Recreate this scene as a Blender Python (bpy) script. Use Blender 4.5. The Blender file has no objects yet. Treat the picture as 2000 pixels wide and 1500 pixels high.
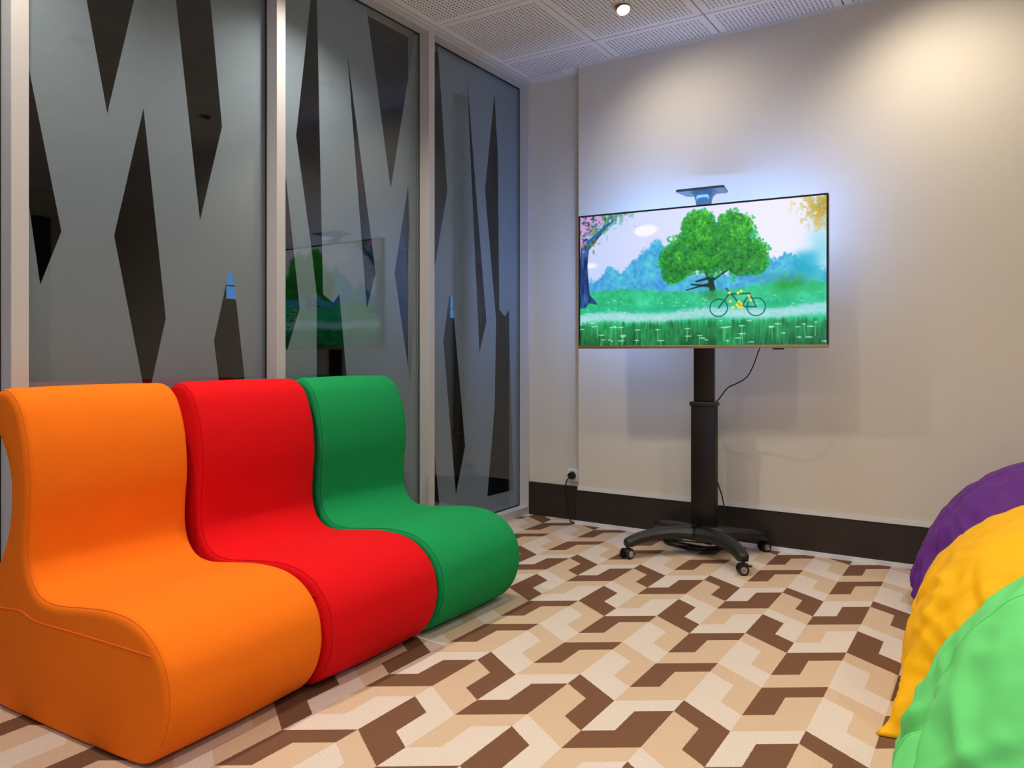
import bpy, bmesh, math, random
import numpy as np
from mathutils import Vector, Matrix, geometry, noise

random.seed(4)
scene = bpy.context.scene
col = scene.collection
PI = math.pi

# ------------------------------------------------------------------ camera
YAW = math.radians(32.4687)
CAM = (2.4836, -4.1114, 1.0)
cd = bpy.data.cameras.new('camera')
cd.sensor_fit = 'HORIZONTAL'
cd.sensor_width = 36.0
cd.lens = 1504.0 / 2000.0 * 36.0
cd.shift_y = -60.0 / 2000.0
cd.clip_start = 0.05
cam = bpy.data.objects.new('camera', cd)
col.objects.link(cam)
cam.location = CAM
cam.rotation_euler = (PI / 2, 0, YAW)
scene.camera = cam

# ------------------------------------------------------------------ world, exposure
world = bpy.data.worlds.new('world')
scene.world = world
world.use_nodes = True
world.node_tree.nodes['Background'].inputs[0].default_value = (0.42, 0.60, 1.0, 1)
world.node_tree.nodes['Background'].inputs[1].default_value = 0.95
vs = scene.view_settings
vs.view_transform = 'Standard'
vs.look = 'None'
vs.exposure = 0.27
vs.gamma = 1.0
vs.use_curve_mapping = False

ROOM_X = 4.8
ROOM_Y = -5.6
CEIL = 2.683
PANEL_Y = -0.098          # front of the panelled part of the back wall
GLASS_X = -0.068

LAMP_W = 54.0             # general downlights
ACCENT_W = 36.0           # wall accents
BACKLIGHT = 110.0  # added strips behind the television, for the blue glow

# portal for an added, unseen window behind the viewer that gives cool fill
pd = bpy.data.lights.new('window_portal', 'AREA'); pd.shape = 'RECTANGLE'; pd.size = 3.6; pd.size_y = 1.9
pd.cycles.is_portal = True
po = bpy.data.objects.new('window_portal', pd); col.objects.link(po)
po.location = (2.4, ROOM_Y - 0.11, 1.45)
po.rotation_euler = (PI / 2, 0, 0)


# ------------------------------------------------------------------ helpers
def lin(r, g, b):
    def f(c):
        c = c / 255.0
        return c / 12.92 if c <= 0.04045 else ((c + 0.055) / 1.055) ** 2.4
    return (f(r), f(g), f(b), 1.0)


def tag(o, label=None, cat=None, group=None, kind=None):
    if label: o['label'] = label
    if cat: o['category'] = cat
    if group: o['group'] = group
    if kind: o['kind'] = kind
    return o


def obj(name, bm, mat=None, parent=None, smooth=False, loc=None):
    me = bpy.data.meshes.new(name)
    bmesh.ops.recalc_face_normals(bm, faces=bm.faces[:])
    bm.to_mesh(me)
    bm.free()
    if smooth:
        me.polygons.foreach_set('use_smooth', [True] * len(me.polygons))
        if smooth is not True:
            try:
                me.set_sharp_from_angle(angle=math.radians(smooth))
            except Exception:
                pass
    if mat: me.materials.append(mat)
    o = bpy.data.objects.new(name, me)
    col.objects.link(o)
    if parent: o.parent = parent
    if loc: o.location = loc
    return o


def empty(name, loc=(0, 0, 0), rz=0.0):
    o = bpy.data.objects.new(name, None)
    o.empty_display_size = 0.1
    col.objects.link(o)
    o.location = loc
    o.rotation_euler = (0, 0, rz)
    return o


def copy_tree(o, parent=None):
    c = o.copy()
    col.objects.link(c)
    c.parent = parent
    for ch in list(o.children):
        copy_tree(ch, c)
    return c


def box(bm, x0, x1, y0, y1, z0, z1, bev=0.0):
    m = Matrix.Translation(((x0 + x1) / 2, (y0 + y1) / 2, (z0 + z1) / 2)) @ Matrix.Diagonal((abs(x1 - x0), abs(y1 - y0), abs(z1 - z0), 1))
    r = bmesh.ops.create_cube(bm, size=1.0, matrix=m)
    if bev > 0:
        es = list({e for v in r['verts'] for e in v.link_edges})
        bmesh.ops.bevel(bm, geom=es, offset=bev, segments=2, profile=0.5, affect='EDGES')
    return bm


def boxbm(*a, **k):
    return box(bmesh.new(), *a, **k)


def cyl(bm, p0, p1, r0, r1=None, seg=20, caps=True):
    p0 = Vector(p0); p1 = Vector(p1)
    r1 = r0 if r1 is None else r1
    d = p1 - p0
    rot = d.to_track_quat('Z', 'Y').to_matrix().to_4x4()
    m = Matrix.Translation((p0 + p1) / 2) @ rot
    bmesh.ops.create_cone(bm, cap_ends=caps, segments=seg, radius1=r0, radius2=r1, depth=d.length, matrix=m)
    return bm


def catmull(pts, n=8, closed=False):
    P = [Vector(p) for p in pts]
    out = []
    N = len(P)
    rng = range(N) if closed else range(N - 1)
    for i in rng:
        if closed:
            a, b, c, d = P[(i - 1) % N], P[i], P[(i + 1) % N], P[(i + 2) % N]
        else:
            a, b, c, d = P[max(i - 1, 0)], P[i], P[i + 1], P[min(i + 2, N - 1)]
        for k in range(n):
            t = k / n
            out.append(0.5 * ((2 * b) + (c - a) * t + (2 * a - 5 * b + 4 * c - d) * t * t + (3 * b - a - 3 * c + d) * t ** 3))
    if not closed: out.append(P[-1])
    return out


def tube(bm, pts, r, seg=8, closed=False):
    n = len(pts)
    rings = []
    up = Vector((0, 0, 1))
    prev = None
    for i, p in enumerate(pts):
        a = pts[(i - 1) % n] if (closed or i > 0) else pts[i]
        b = pts[(i + 1) % n] if (closed or i < n - 1) else pts[i]
        t = (Vector(b) - Vector(a)).normalized()
        if prev is None:
            s = t.cross(up)
            if s.length < 1e-3: s = t.cross(Vector((1, 0, 0)))
        else:
            s = prev - t * prev.dot(t)
        s.normalize()
        prev = s
        w = t.cross(s)
        rr = r[i] if isinstance(r, (list, tuple)) else r
        rings.append([bm.verts.new(Vector(p) + (s * math.cos(2 * PI * k / seg) + w * math.sin(2 * PI * k / seg)) * rr) for k in range(seg)])
    m = n if closed else n - 1
    for i in range(m):
        A = rings[i]; B = rings[(i + 1) % n]
        for k in range(seg):
            bm.faces.new((A[k], A[(k + 1) % seg], B[(k + 1) % seg], B[k]))
    if not closed:
        bm.faces.new(rings[0][::-1]); bm.faces.new(rings[-1])
    return bm


def lathe(bm, prof, seg=32, mat=None):
    rings = []
    for r, z in prof:
        if r < 1e-5:
            rings.append([bm.verts.new((0, 0, z))])
        else:
            rings.append([bm.verts.new((r * math.cos(2 * PI * k / seg), r * math.sin(2 * PI * k / seg), z)) for k in range(seg)])
    for A, B in zip(rings, rings[1:]):
        for k in range(seg):
            j = (k + 1) % seg
            if len(A) == 1 and len(B) == 1: continue
            if len(A) == 1: bm.faces.new((A[0], B[k], B[j]))
            elif len(B) == 1: bm.faces.new((A[k], A[j], B[0]))
            else: bm.faces.new((A[k], A[j], B[j], B[k]))
    if mat is not None: bmesh.ops.transform(bm, matrix=mat, verts=[v for R in rings for v in R])
    return bm


# ------------------------------------------------------------------ materials
class NT:
    def __init__(self, name):
        self.m = bpy.data.materials.new(name)
        self.m.use_nodes = True
        self.t = self.m.node_tree
        self.b = self.t.nodes['Principled BSDF']

    def n(self, kind, **kw):
        nd = self.t.nodes.new(kind)
        for k, v in kw.items(): setattr(nd, k, v)
        return nd

    def l(self, a, b): self.t.links.new(a, b)

    def math(self, op, a, b=None, c=None):
        nd = self.n('ShaderNodeMath', operation=op)
        for i, v in enumerate((a, b, c)):
            if v is None: continue
            if isinstance(v, (int, float)): nd.inputs[i].default_value = v
            else: self.l(v, nd.inputs[i])
        return nd.outputs[0]

    def mixc(self, f, a, b, mode='MIX'):
        nd = self.n('ShaderNodeMix', data_type='RGBA', blend_type=mode)
        for s, v in ((nd.inputs[0], f), (nd.inputs[6], a), (nd.inputs[7], b)):
            if isinstance(v, (int, float)): s.default_value = v
            elif isinstance(v, tuple): s.default_value = v
            else: self.l(v, s)
        return nd.outputs[2]

    def bump(self, h, strength=0.2, dist=0.002):
        nd = self.n('ShaderNodeBump')
        nd.inputs['Strength'].default_value = strength
        nd.inputs['Distance'].default_value = dist
        self.l(h, nd.inputs['Height'])
        self.l(nd.outputs[0], self.b.inputs['Normal'])


def simple(name, c, rough=0.5, metal=0.0, grain=0.0, scale=200.0, bump=0.0, spec=0.5, sheen=0.0):
    k = NT(name)
    k.b.inputs['Roughness'].default_value = rough
    k.b.inputs['Metallic'].default_value = metal
    k.b.inputs['Specular IOR Level'].default_value = spec
    if sheen:
        k.b.inputs['Sheen Weight'].default_value = sheen
        k.b.inputs['Sheen Roughness'].default_value = 0.5
    tc = k.n('ShaderNodeTexCoord')
    nz = k.n('ShaderNodeTexNoise')
    nz.inputs['Scale'].default_value = scale
    nz.inputs['Detail'].default_value = 3.0
    k.l(tc.outputs['Object'], nz.inputs['Vector'])
    g = max(grain, 0.02)
    dark = tuple(x * (1 - g) for x in c[:3]) + (1,)
    lite = tuple(min(1, x * (1 + g)) for x in c[:3]) + (1,)
    k.l(k.mixc(nz.outputs[0], dark, lite), k.b.inputs['Base Color'])
    if bump: k.bump(nz.outputs[0], bump, 0.002)
    return k.m


def emit(name, c, s):
    k = NT(name)
    k.b.inputs['Base Color'].default_value = (0, 0, 0, 1)
    k.b.inputs['Emission Color'].default_value = c
    k.b.inputs['Emission Strength'].default_value = s
    return k.m


def fabric(name, c, weave=700.0, sheen=0.15, rough=0.9, bump=0.25):
    k = NT(name)
    k.b.inputs['Roughness'].default_value = rough
    k.b.inputs['Specular IOR Level'].default_value = 0.15
    k.b.inputs['Sheen Weight'].default_value = sheen
    k.b.inputs['Sheen Roughness'].default_value = 0.6
    k.b.inputs['Sheen Tint'].default_value = tuple(min(1, x * 1.2 + .05) for x in c[:3]) + (1,)
    tc = k.n('ShaderNodeTexCoord')
    nz = k.n('ShaderNodeTexNoise'); nz.inputs['Scale'].default_value = weave; nz.inputs['Detail'].default_value = 2
    n2 = k.n('ShaderNodeTexNoise'); n2.inputs['Scale'].default_value = 9; n2.inputs['Detail'].default_value = 4
    k.l(tc.outputs['Object'], nz.inputs['Vector']); k.l(tc.outputs['Object'], n2.inputs['Vector'])
    f = k.math('ADD', k.math('MULTIPLY', nz.outputs[0], 0.6), k.math('MULTIPLY', n2.outputs[0], 0.4))
    k.l(k.mixc(f, tuple(x * .86 for x in c[:3]) + (1,), tuple(min(1, x * 1.12) for x in c[:3]) + (1,)), k.b.inputs['Base Color'])
    k.bump(nz.outputs[0], bump, 0.001)
    return k.m


def wall_mat(name, c):
    k = NT(name)
    k.b.inputs['Roughness'].default_value = 0.75
    k.b.inputs['Specular IOR Level'].default_value = 0.25
    tc = k.n('ShaderNodeTexCoord')
    mp = k.n('ShaderNodeMapping'); mp.inputs['Scale'].default_value = (260, 260, 60)
    mp2 = k.n('ShaderNodeMapping'); mp2.inputs['Scale'].default_value = (50, 50, 320)
    a = k.n('ShaderNodeTexNoise'); a.inputs['Scale'].default_value = 1.0
    b = k.n('ShaderNodeTexNoise'); b.inputs['Scale'].default_value = 1.0
    k.l(tc.outputs['Object'], mp.inputs[0]); k.l(tc.outputs['Object'], mp2.inputs[0])
    k.l(mp.outputs[0], a.inputs['Vector']); k.l(mp2.outputs[0], b.inputs['Vector'])
    f = k.math('MULTIPLY', k.math('ADD', a.outputs[0], b.outputs[0]), 0.5)
    k.l(k.mixc(f, tuple(x * .93 for x in c[:3]) + (1,), tuple(min(1, x * 1.07) for x in c[:3]) + (1,)), k.b.inputs['Base Color'])
    k.bump(f, 0.12, 0.001)
    return k.m


def carpet_mat():
    k = NT('carpet_pattern')
    k.b.inputs['Roughness'].default_value = 0.97
    k.b.inputs['Specular IOR Level'].default_value = 0.1
    w, h, dz = 0.1677, 0.316, 0.111
    tc = k.n('ShaderNodeTexCoord')
    wob = k.n('ShaderNodeTexNoise'); wob.inputs['Scale'].default_value = 160
    k.l(tc.outputs['Object'], wob.inputs['Vector'])
    sp = k.n('ShaderNodeSeparateXYZ'); k.l(tc.outputs['Object'], sp.inputs[0])
    jit = k.math('MULTIPLY', k.math('SUBTRACT', wob.outputs[0], 0.5), 0.004)
    X = k.math('ADD', sp.outputs[0], jit); Y = k.math('ADD', sp.outputs[1], jit)
    s = k.math('DIVIDE', k.math('SUBTRACT', X, 1.2065), w)
    kk = k.math('FLOOR', s)
    fx = k.math('SUBTRACT', s, kk)
    odd = k.math('FLOORED_MODULO', kk, 2.0)
    odd = k.math('GREATER_THAN', odd, 0.5)
    # zigzag: fx on even strips, 1-fx on odd ones
    zig = k.math('ADD', fx, k.math('MULTIPLY', odd, k.math('SUBTRACT', 1.0, k.math('MULTIPLY', fx, 2.0))))
    yy = k.math('SUBTRACT', Y, k.math('MULTIPLY', zig, dz))
    q = k.math('DIVIDE', k.math('ADD', yy, 1.767), h)
    m = k.math('FLOOR', q)
    fy = k.math('SUBTRACT', q, m)
    idx = k.math('FLOORED_MODULO', m, 4.0)
    # high threshold side: even strips right of .45, odd strips left of .55
    right_even = k.math('GREATER_THAN', fx, 0.45)
    left_odd = k.math('LESS_THAN', fx, 0.55)
    hi = k.math('ADD', k.math('MULTIPLY', k.math('SUBTRACT', 1.0, odd), right_even), k.math('MULTIPLY', odd, left_odd))
    th = k.math('ADD', 0.34, k.math('MULTIPLY', hi, 0.405))
    top = k.math('GREATER_THAN', fy, th)
    code = k.math('ADD', k.math('ADD', k.math('MULTIPLY', odd, 8.0), k.math('MULTIPLY', k.math('ROUND', idx), 2.0)), top)
    fac = k.math('DIVIDE', k.math('ADD', code, 0.5), 16.0)
    ramp = k.n('ShaderNodeValToRGB')
    cr = ramp.color_ramp
    cr.interpolation = 'CONSTANT'
    B = lin(116, 82, 61); T = lin(205, 178, 150); C = lin(214, 200, 187)
    seq = [T, B, C, T, B, C, T, B,      # even: idx0 (bottom, top), idx1, idx2, idx3
           C, T, B, C, T, B, C, T]      # odd
    while len(cr.elements) < 16: cr.elements.new(0.5)
    for i, e in enumerate(cr.elements): e.position = i / 16.0
    for i, e in enumerate(cr.elements): e.color = seq[i]
    k.l(fac, ramp.inputs[0])
    nz = k.n('ShaderNodeTexNoise'); nz.inputs['Scale'].default_value = 260; nz.inputs['Detail'].default_value = 4; nz.inputs['Roughness'].default_value = 0.8
    k.l(tc.outputs['Object'], nz.inputs['Vector'])
    g = k.math('ADD', 0.45, k.math('MULTIPLY', nz.outputs[0], 1.1))
    cc = k.n('ShaderNodeCombineColor')
    for i in range(3): k.l(g, cc.inputs[i])
    k.l(k.mixc(1.0, ramp.outputs[0], cc.outputs[0], 'MULTIPLY'), k.b.inputs['Base Color'])
    k.bump(nz.outputs[0], 0.5, 0.003)
    return k.m


def tile_mat():
    k = NT('perforated_ceiling_tile')
    k.b.inputs['Roughness'].default_value = 0.6
    tc = k.n('ShaderNodeTexCoord')
    sp = k.n('ShaderNodeSeparateXYZ'); k.l(tc.outputs['Object'], sp.inputs[0])
    P = 0.0205
    fx = k.math('SUBTRACT', k.math('FRACT', k.math('DIVIDE', sp.outputs[0], P)), 0.5)
    fy = k.math('SUBTRACT', k.math('FRACT', k.math('DIVIDE', sp.outputs[1], P)), 0.5)
    r = k.math('SQRT', k.math('ADD', k.math('MULTIPLY', fx, fx), k.math('MULTIPLY', fy, fy)))
    hole = k.math('LESS_THAN', r, 0.23)
    inx = k.math('LESS_THAN', k.math('ABSOLUTE', sp.outputs[0]), P * 13)
    iny = k.math('LESS_THAN', k.math('ABSOLUTE', sp.outputs[1]), P * 13)
    hole = k.math('MULTIPLY', hole, k.math('MULTIPLY', inx, iny))
    k.l(k.mixc(hole, lin(244, 242, 239), lin(96, 88, 84)), k.b.inputs['Base Color'])
    return k.m


def glass_mat():
    k = NT('partition_glass')
    t = k.t
    t.nodes.remove(k.b)
    lw = k.n('ShaderNodeLayerWeight'); lw.inputs[0].default_value = 0.5
    f5 = k.math('POWER', lw.outputs['Facing'], 5.0)
    R = k.math('ADD', 0.044, k.math('MULTIPLY', f5, 0.956))
    tr = k.n('ShaderNodeBsdfTransparent'); tr.inputs[0].default_value = (0.93, 0.96, 0.96, 1)
    gl = k.n('ShaderNodeBsdfGlossy'); gl.inputs['Roughness'].default_value = 0.0
    gl.inputs[0].default_value = (1, 1, 1, 1)
    mx = k.n('ShaderNodeMixShader')
    k.l(R, mx.inputs[0]); k.l(tr.outputs[0], mx.inputs[1]); k.l(gl.outputs[0], mx.inputs[2])
    k.l(mx.outputs[0], t.nodes['Material Output'].inputs[0])
    return k.m


def film_mat():
    k = NT('frosted_film')
    t = k.t
    t.nodes.remove(k.b)
    tc = k.n('ShaderNodeTexCoord')
    nz = k.n('ShaderNodeTexNoise'); nz.inputs['Scale'].default_value = 500
    k.l(tc.outputs['Object'], nz.inputs['Vector'])
    c = k.mixc(nz.outputs[0], lin(168, 178, 190), lin(180, 190, 202))
    df = k.n('ShaderNodeBsdfDiffuse'); k.l(c, df.inputs[0])
    tl = k.n('ShaderNodeBsdfTranslucent'); tl.inputs[0].default_value = (0.5, 0.55, 0.6, 1)
    mx = k.n('ShaderNodeMixShader'); mx.inputs[0].default_value = 0.3
    k.l(df.outputs[0], mx.inputs[1]); k.l(tl.outputs[0], mx.inputs[2])
    k.l(mx.outputs[0], t.nodes['Material Output'].inputs[0])
    return k.m


M = dict(
    wall=wall_mat('beige_wallcovering', lin(217, 208, 190)),
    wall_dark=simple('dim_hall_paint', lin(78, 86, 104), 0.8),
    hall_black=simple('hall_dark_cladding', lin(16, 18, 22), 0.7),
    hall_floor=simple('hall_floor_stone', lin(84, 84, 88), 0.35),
    base=simple('wenge_baseboard', lin(44, 34, 26), 0.45, grain=0.25, scale=60),
    strip=simple('white_strip', lin(225, 224, 226), 0.5),
    trim=simple('ceiling_trim_white', lin(222, 220, 216), 0.5),
    alu=simple('brushed_aluminium', lin(206, 204, 202), 0.45, 0.15, grain=0.05, scale=400),
    gasket=simple('black_gasket', lin(10, 10, 11), 0.7),
    glass=glass_mat(), film=film_mat(), carpet=carpet_mat(), tile=tile_mat(),
    seam=simple('ceiling_void', lin(52, 50, 50), 0.9),
    black=simple('black_powder_coat', lin(30, 28, 26), 0.42, 0.0, grain=0.1, scale=300, bump=0.05),
    blackmetal=simple('dark_column_metal', lin(30, 25, 22), 0.38, 0.3, grain=0.1, scale=120),
    rubber=simple('caster_rubber', lin(14, 14, 14), 0.5),
    chrome=simple('caster_chrome', lin(190, 190, 192), 0.2, 1.0),
    bezel=simple('tv_black_bezel', lin(16, 16, 18), 0.35),
    gold=simple('champagne_metal', lin(178, 152, 112), 0.35, 0.7),
    plate=simple('shelf_plate_grey', lin(74, 92, 96), 0.3, 0.4),
    cord=simple('black_cord', lin(14, 13, 13), 0.5),
    socket=simple('white_socket_plastic', lin(232, 231, 233), 0.35),
    lampwhite=simple('downlight_white', lin(222, 214, 202), 0.45),
    lampcup=simple('downlight_cup', lin(150, 128, 98), 0.35, 0.4),
    lens=emit('downlight_lens', (1.0, 0.90, 0.74, 1), 7.0),
    backlight=emit('tv_backlight', (0.22, 0.42, 1.0, 1), BACKLIGHT),
    orange=fabric('orange_felt', lin(250, 118, 16)),
    red=fabric('red_felt', lin(222, 8, 18)),
    green=fabric('green_felt', lin(22, 148, 82)),
    orange_d=fabric('orange_piping', lin(232, 104, 30)),
    red_d=fabric('red_piping', lin(170, 8, 16)),
    green_d=fabric('green_piping', lin(16, 110, 58)),
    bag_purple=fabric('purple_nylon', lin(98, 44, 128), 1200, 0.1, 0.55, 0.1),
    bag_yellow=fabric('yellow_nylon', lin(250, 182, 14), 1200, 0.1, 0.55, 0.1),
    bag_green=fabric('bright_green_nylon', lin(104, 212, 118), 1200, 0.1, 0.55, 0.1),
    bluewin=emit('dusk_window_pane', lin(70, 140, 210), 0.6),
    nightwin=simple('night_glass', lin(10, 14, 24), 0.08),
)

# ------------------------------------------------------------------ room shell
def struct(name, bm, mat, label=None, parent=None, **k):
    o = obj(name, bm, mat, parent, **k)
    if parent is None: tag(o, label, None, None, 'structure')
    return o

struct('floor', boxbm(-0.14, ROOM_X, ROOM_Y, 0.0, -0.1, 0.0), M['carpet'], 'brown, tan and cream geometric patterned carpet')
struct('wall_right', boxbm(ROOM_X, ROOM_X + 0.1, ROOM_Y, 0.0, 0, CEIL + .12), M['wall'], 'plain beige side wall')
bm = bmesh.new()
box(bm, -0.14, .6, ROOM_Y - 0.1, ROOM_Y, 0, CEIL + .12); box(bm, 4.2, ROOM_X + .1, ROOM_Y - 0.1, ROOM_Y, 0, CEIL + .12)
box(bm, .6, 4.2, ROOM_Y - 0.1, ROOM_Y, 0, .5); box(bm, .6, 4.2, ROOM_Y - 0.1, ROOM_Y, 2.4, CEIL + .12)
struct('wall_front', bm, M['wall'], 'plain beige wall behind the viewer')
w9 = empty('window_9', (2.4, ROOM_Y - .05, .5)); tag(w9, 'wide evening window behind the viewer', None, None, 'structure')  # added opening, unseen; lets the sky in as soft fill
for i in range(4):
    obj('frame', boxbm(-1.8 + i * 1.18, -1.8 + i * 1.18 + .06, -.03, .03, 0, 1.9), M['alu'], w9)
for i in range(3):
    obj('pane', boxbm(-1.74 + i * 1.18, -1.8 + (i + 1) * 1.18, -.004, .004, 0, 1.9), M['glass'], w9)
# back wall: recessed strip beside the glass, then the proud panel
wb = struct('wall_back', boxbm(-0.14, ROOM_X + .1, 0.0, 0.12, 0, CEIL + .12), M['wall'], 'beige fabric-look back wall with a proud panel')
struct('wall_panel', boxbm(0.392, ROOM_X, PANEL_Y, 0.0, 0.222, CEIL), M['wall'], parent=wb)
struct('panel_bottom_trim', boxbm(0.388, ROOM_X, PANEL_Y - 0.006, 0.0, 0.2, 0.2215), M['trim'], parent=wb)
struct('shadow_gap_trim', boxbm(0.372, 0.3915, -0.012, 0.0, 0.225, CEIL), M['gold'], parent=wb)
bb = struct('baseboard_back', boxbm(0.0, 0.372, -0.012, 0.0, 0.0, 0.202), M['base'], 'tall dark brown baseboard on the back wall')
struct('baseboard_panel', boxbm(0.374, ROOM_X, PANEL_Y, 0.0, 0.0, 0.2), M['base'], parent=bb)
struct('floor_strip', boxbm(0.373, ROOM_X, PANEL_Y - 0.014, PANEL_Y, 0.0, 0.02), M['strip'], parent=bb)

# dark windows on the unseen side wall (they show only as reflections in the partition)
w4 = empty('window_4', (ROOM_X, -1.9, 0)); tag(w4, 'dark evening window in the side wall', None, None, 'structure')
obj('frame', boxbm(-0.03, 0.0, -1.7, 1.55, 0.35, 2.3), M['alu'], w4)
for i in range(3):
    y0 = -1.65 + i * 1.07
    obj('pane', boxbm(-0.036, -0.031, y0, y0 + 1.0, 0.4, 2.25), M['nightwin'], w4)

# ceiling: slab, one object per perforated tile, perimeter trim
ce = struct('ceiling', boxbm(-0.14, ROOM_X, ROOM_Y, 0.12, CEIL + 0.02, CEIL + 0.12), M['seam'], 'suspended ceiling of white perforated tiles')
PX = 0.605
X0 = 0.0233
YS = -0.373
tile_cache = {}
def tile_mesh(w, d, ox, oy):
    key = (round(w, 3), round(d, 3), round(ox, 3), round(oy, 3))
    if key not in tile_cache:
        bm = boxbm(-w / 2 + ox, w / 2 + ox, -d / 2 + oy, d / 2 + oy, 0, 0.019)
        me = bpy.data.meshes.new('ceiling_tile'); bm.to_mesh(me); bm.free(); me.materials.append(M['tile'])
        tile_cache[key] = me
    return tile_cache[key]
xs = [X0 + PX * i for i in range(9)]
ys = [YS - PX * j for j in range(10)]
rows = [(YS, -0.1)] + [(ys[j + 1], ys[j]) for j in range(len(ys) - 1)]
for i in range(8):
    xa, xb = xs[i], min(xs[i + 1], ROOM_X)
    for (ya, yb) in rows:
        yc0, yc1 = max(ya, ROOM_Y), yb
        if yc1 - yc0 < .05 or xb - xa < .05: continue
        cx = xs[i] + PX / 2
        cy = yb - PX / 2 if yb < -.2 else (YS + PX / 2)
        g = 0.0038
        me = tile_mesh(xb - xa - 2 * g, yc1 - yc0 - 2 * g, (xa + xb) / 2 - cx, (yc0 + yc1) / 2 - cy)
        t = bpy.data.objects.new('ceiling_tile', me); col.objects.link(t)
        t.location = (cx, cy, CEIL); t.parent = ce
t2 = struct('trim_1', boxbm(0.0, X0 - .003, ROOM_Y, 0.0, CEIL - 0.002, CEIL + 0.018), M['trim'], 'white ceiling edge trim above the glass partition')
struct('trim_2', boxbm(0.374, ROOM_X, PANEL_Y - 0.014, PANEL_Y, CEIL - 0.012, CEIL + 0.004), M['trim'], 'white ceiling edge trim above the wall panel')
struct('trim_3', boxbm(0.022, 0.372, -0.014, 0.0, CEIL - 0.012, CEIL + 0.004), M['trim'], 'short white ceiling edge trim beside the partition corner')
obj('ceiling_infill', boxbm(X0, 0.374, -0.098, -0.014, CEIL, CEIL + .019), M['tile'], ce)

# ------------------------------------------------------------------ glass partition
wl = empty('wall_left', (0, 0, 0)); tag(wl, 'aluminium framed glass partition with frosted film', None, None, 'structure')
MULL = [(-0.022, 0.0), (-1.002, -0.955), (-1.986, -1.941), (-2.98, -2.93), (-3.965, -3.92), (-4.95, -4.905)]
for a, b in MULL:
    obj('mullion', boxbm(-0.14, 0.0, a, b, 0.0, CEIL, bev=0.0015), M['alu'], wl)
obj('header_rail', boxbm(-0.14, -0.002, ROOM_Y, -0.022, 2.655, CEIL), M['alu'], wl)
obj('sill_rail', boxbm(-0.14, -0.002, ROOM_Y, -0.022, 0.0, 0.047), M['alu'], wl)

fwv = (-math.sin(YAW), math.cos(YAW)); rtv = (math.cos(YAW), math.sin(YAW))
def on_glass(px, py):
    """photo measurement -> (y, z) on the plane of the glass"""
    t = (px - 1000) / 1504.0
    dx, dy, dz = fwv[0] + t * rtv[0], fwv[1] + t * rtv[1], -(py - 690) / 1504.0
    s = (GLASS_X - CAM[0]) / dx
    return (CAM[1] + s * dy, CAM[2] + s * dz)

CUT = {
    0: [[(855, 60), (875.5, 374.5), (850, 525), (830, 525), (830, 60)],
        [(914, 155), (951.7, 627.6), (938.3, 688.7)],
        [(967.4, 183.8), (974, 300), (976.9, 604), (987.7, 618.6), (995.6, 604), (1004, 957), (953.5, 970), (967.9, 796.7), (970.7, 624), (961, 513), (949, 371)],
        [(879, 579), (885, 579), (910.3, 872), (892.3, 965.8), (867.8, 667)],
        [(838, 740), (860, 985), (838, 990)]],
    1: [[(619, -100), (631, 485), (633, 575), (653, 591), (664.8, 574.3), (690, 860), (620.6, 860), (620.6, 575.4), (609.8, 480), (580.4, 265), (595.4, 124.8)],
        [(541, 160), (587.5, 602.4), (562, 687), (535, 560)],
        [(680, 100), (735.7, 534), (718.5, 602.4)],
        [(712, -30), (765, 367.5), (833, -60)],
        [(799, 362), (811, 620), (803, 745), (772.4, 534)]],
    2: [[(40, 40), (122, 452), (80.6, 556), (40, 270)],
        [(135, -200), (311, -200), (211.6, 221)],
        [(324, -200), (394.6, -200), (435.8, 247), (392.6, 430.6)],
        [(282.4, 210.6), (326, 621.4), (289, 790), (225, 460)],
        [(448, 534), (457.6, 534), (512, 1040), (466, 1040), (420, 665.6)]],
}
def inpoly(p, poly):
    r = False
    n = len(poly)
    for i in range(n):
        (x1, y1), (x2, y2) = poly[i], poly[(i + 1) % n]
        if (y1 > p[1]) != (y2 > p[1]) and p[0] < (x2 - x1) * (p[1] - y1) / (y2 - y1) + x1: r = not r
    return r
def shift_copy(polys, dy):
    return [[(y + dy, z) for (y, z) in p] for p in polys]
POLY = {k: [[on_glass(*p) for p in poly] for poly in v] for k, v in CUT.items()}
POLY[3] = shift_copy(POLY[1], -1.98)
POLY[4] = shift_copy(POLY[2], -1.97)
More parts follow.
